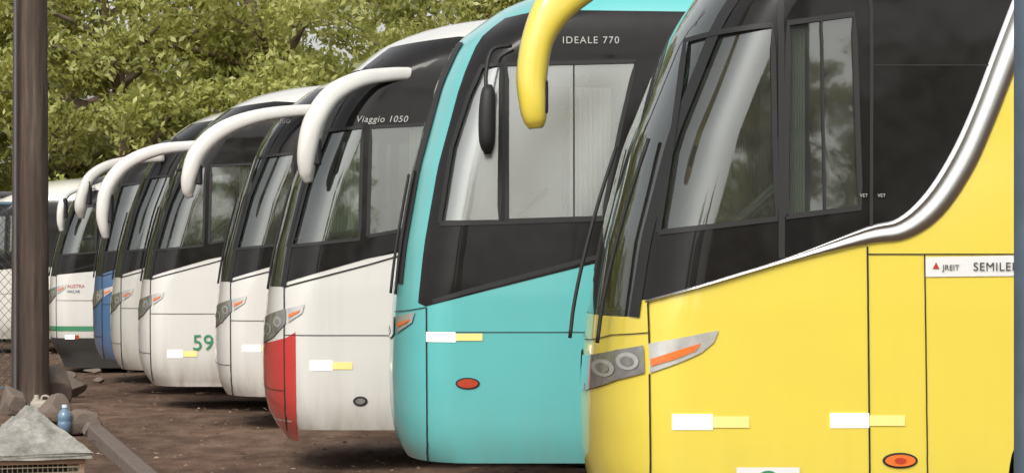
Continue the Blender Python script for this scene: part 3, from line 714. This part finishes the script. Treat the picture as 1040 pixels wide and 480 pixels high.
def tree_meshes(seed,H,R,mat,nleaf,size):
    r=np.random.default_rng(seed); rd=random.Random(seed); V=[];Fc=[]
    def tube(pts):
        c=catmull(pts,4); n=8; base=len(V); m=len(c)
        for i,q in enumerate(c):
            t=(c[min(i+1,m-1)]-c[max(i-1,0)])[:3]; t/=np.linalg.norm(t)+1e-9
            a=np.cross(t,[.3,1,.1]); a/=np.linalg.norm(a); b=np.cross(t,a)
            for k in range(n): V.append(tuple(q[:3]+(a*math.cos(k*2*math.pi/n)+b*math.sin(k*2*math.pi/n))*q[3]))
        for i in range(m-1):
            for k in range(n): Fc.append((base+i*n+k,base+i*n+(k+1)%n,base+(i+1)*n+(k+1)%n,base+(i+1)*n+k))
    tr=[(0,0,-.1,.24),(rd.uniform(-.2,.2),.1,H*.2,.19),(rd.uniform(-.4,.4),0,H*.45,.14),(rd.uniform(-.6,.6),.1,H*.7,.08),(rd.uniform(-.5,.5),0,H*.93,.03)]
    tube(tr); tips=[]
    tc=catmull(tr,8)
    for i in range(22):
        k=rd.randint(7,len(tc)-3); q=tc[k]; a=rd.random()*6.28; L=R*rd.uniform(.5,1.0)*(1.15-.5*k/len(tc)); el=rd.uniform(-.05,.7)
        e=(q[0]+L*math.cos(a),q[1]+L*math.sin(a),q[2]+L*math.sin(el))
        m1=(q[0]+L*.4*math.cos(a+.2),q[1]+L*.4*math.sin(a+.2),q[2]+L*.4*math.sin(el)+.15)
        r0=q[3]*.6; tube([(*q[:3],r0),(*m1,r0*.65),(*e,.015)])
        for _ in range(4): 
            t=rd.uniform(.35,1.05); tips.append((q[0]+(e[0]-q[0])*t+rd.gauss(0,.4),q[1]+(e[1]-q[1])*t+rd.gauss(0,.4),q[2]+(e[2]-q[2])*t+rd.gauss(0,.4)))
            if rd.random()<.5:
                w=tips[-1]; tube([(*[q[j]+(e[j]-q[j])*t*.8 for j in range(3)],.025),(*[(q[j]+(e[j]-q[j])*t*.8+w[j])/2+rd.gauss(0,.08) for j in range(3)],.016),(*w,.006)])
    for _ in range(10):
        a=rd.random()*6.28; l=R*rd.uniform(.3,.95); tips.append((l*math.cos(a),l*math.sin(a),rd.uniform(H*.12,H*.95)))
    cent=np.array(tips); rad=r.uniform(.3,.8,len(cent))
    L=leaves_np(cent,rad,nleaf//len(cent),size,r)
    me=bpy.data.meshes.new('trunk'); me.from_pydata(V,[],Fc); me.materials.append(bark); me.polygons.foreach_set('use_smooth',[True]*len(me.polygons))
    return me,quadmesh('crown',L,mat)
TV=[tree_meshes(11,9.5,2.9,LM,30000,.13),tree_meshes(12,8.5,2.6,LM,28000,.12),tree_meshes(13,10.5,3.1,LM2,28000,.145)]
def tree(x,y,v,sc,rot):
    e=bpy.data.objects.new('broadleaf_tree',None); link(e); e.location=(x,y,0); e.scale=(sc,sc,sc*1.0); e.rotation_euler=(0,0,rot)
    for nm,me in zip(('trunk','crown'),TV[v]): link(bpy.data.objects.new(nm,me),e)
rd=random.Random(3)
for i in range(12): tree(-24+i*3.3+rd.uniform(-.6,.6),51+rd.uniform(-1.2,2.5),(0,1,0,2,1,0)[i%6],rd.uniform(.9,1.12),rd.random()*6.28)
for i in range(10): tree(-27+i*4.4+rd.uniform(-.8,.8),58+rd.uniform(-1,3),(2,1,2,0)[i%4],rd.uniform(1.1,1.3),rd.random()*6.28)
for x,y in ((-17,-36),(-13,-38),(-9.5,-35),(-6.5,-37),(6.2,-36),(9.5,-37),(13,-35),(17,-38)): tree(x,y,rd.randint(0,2),rd.uniform(.9,1.15),rd.random()*6.28)  # unseen trees added behind camera to darken bus reflections, middle gap reflects sky
def mass(name,x0,x1,y0,y1,z1,nc,per,size,mat,seed):
    r=np.random.default_rng(seed); c=np.stack([r.uniform(x0,x1,nc),r.uniform(y0,y1,nc),z1*r.random(nc)**.8],1)
    c[:,2]*=.75+.25*np.sin(c[:,0]*.35+1)*np.cos(c[:,0]*.13)
    link(bpy.data.objects.new(name,quadmesh(name,leaves_np(c,r.uniform(.6,1.5,nc),per,size,r),mat)))
mass('distant_tree_line',-75,75,72,82,12,1300,45,.5,LM2,5)
mass('undergrowth',-30,14,54,57,2.6,260,90,.2,LM2,6)
mass('unseen_reflection_foliage',-60,-4.5,-46,-43,6,420,40,.5,LM2,8)  # unseen foliage added behind camera, shaped for reflections in the buses
mass('unseen_reflection_foliage',4.5,60,-46,-43,6,420,40,.5,LM2,9)  # other half of the added reflection foliage, gap left for sky
# ------------------------------------------------------------------ world, sun, camera
w=bpy.data.worlds.new('World'); scene.world=w; w.use_nodes=True; nt=w.node_tree
bg=nt.nodes['Background']; sk=nt.nodes.new('ShaderNodeTexSky'); sk.sky_type='NISHITA'; sk.sun_disc=False
EL,AZ=42,200
sk.sun_elevation=math.radians(EL); sk.sun_rotation=math.radians(AZ); sk.dust_density=4; sk.air_density=1.3; sk.ozone_density=1
hs=nt.nodes.new('ShaderNodeHueSaturation'); hs.inputs['Saturation'].default_value=.15; hs.inputs['Value'].default_value=1.35
nt.links.new(sk.outputs[0],hs.inputs['Color']); nt.links.new(hs.outputs[0],bg.inputs[0]); bg.inputs[1].default_value=.15
sun=bpy.data.lights.new('sun','SUN'); sun.energy=1.25; sun.angle=math.radians(22); sun.color=(1,.94,.84)
so=link(bpy.data.objects.new('sun',sun))
az=math.radians(AZ); dv=Vector((math.sin(az)*math.cos(math.radians(EL)),math.cos(az)*math.cos(math.radians(EL)),math.sin(math.radians(EL))))
so.rotation_euler=dv.to_track_quat('Z','Y').to_euler(); so.location=(0,-10,20)
cam=bpy.data.cameras.new('camera'); co=link(bpy.data.objects.new('camera',cam)); co.location=(0,0,EYE); co.rotation_euler=(math.radians(90),0,0)
cam.lens=36*F/1040; cam.sensor_width=36; cam.shift_y=25/1040; cam.clip_end=2000; scene.camera=co
scene.view_settings.view_transform='Standard'; scene.view_settings.look='None'; scene.view_settings.exposure=0
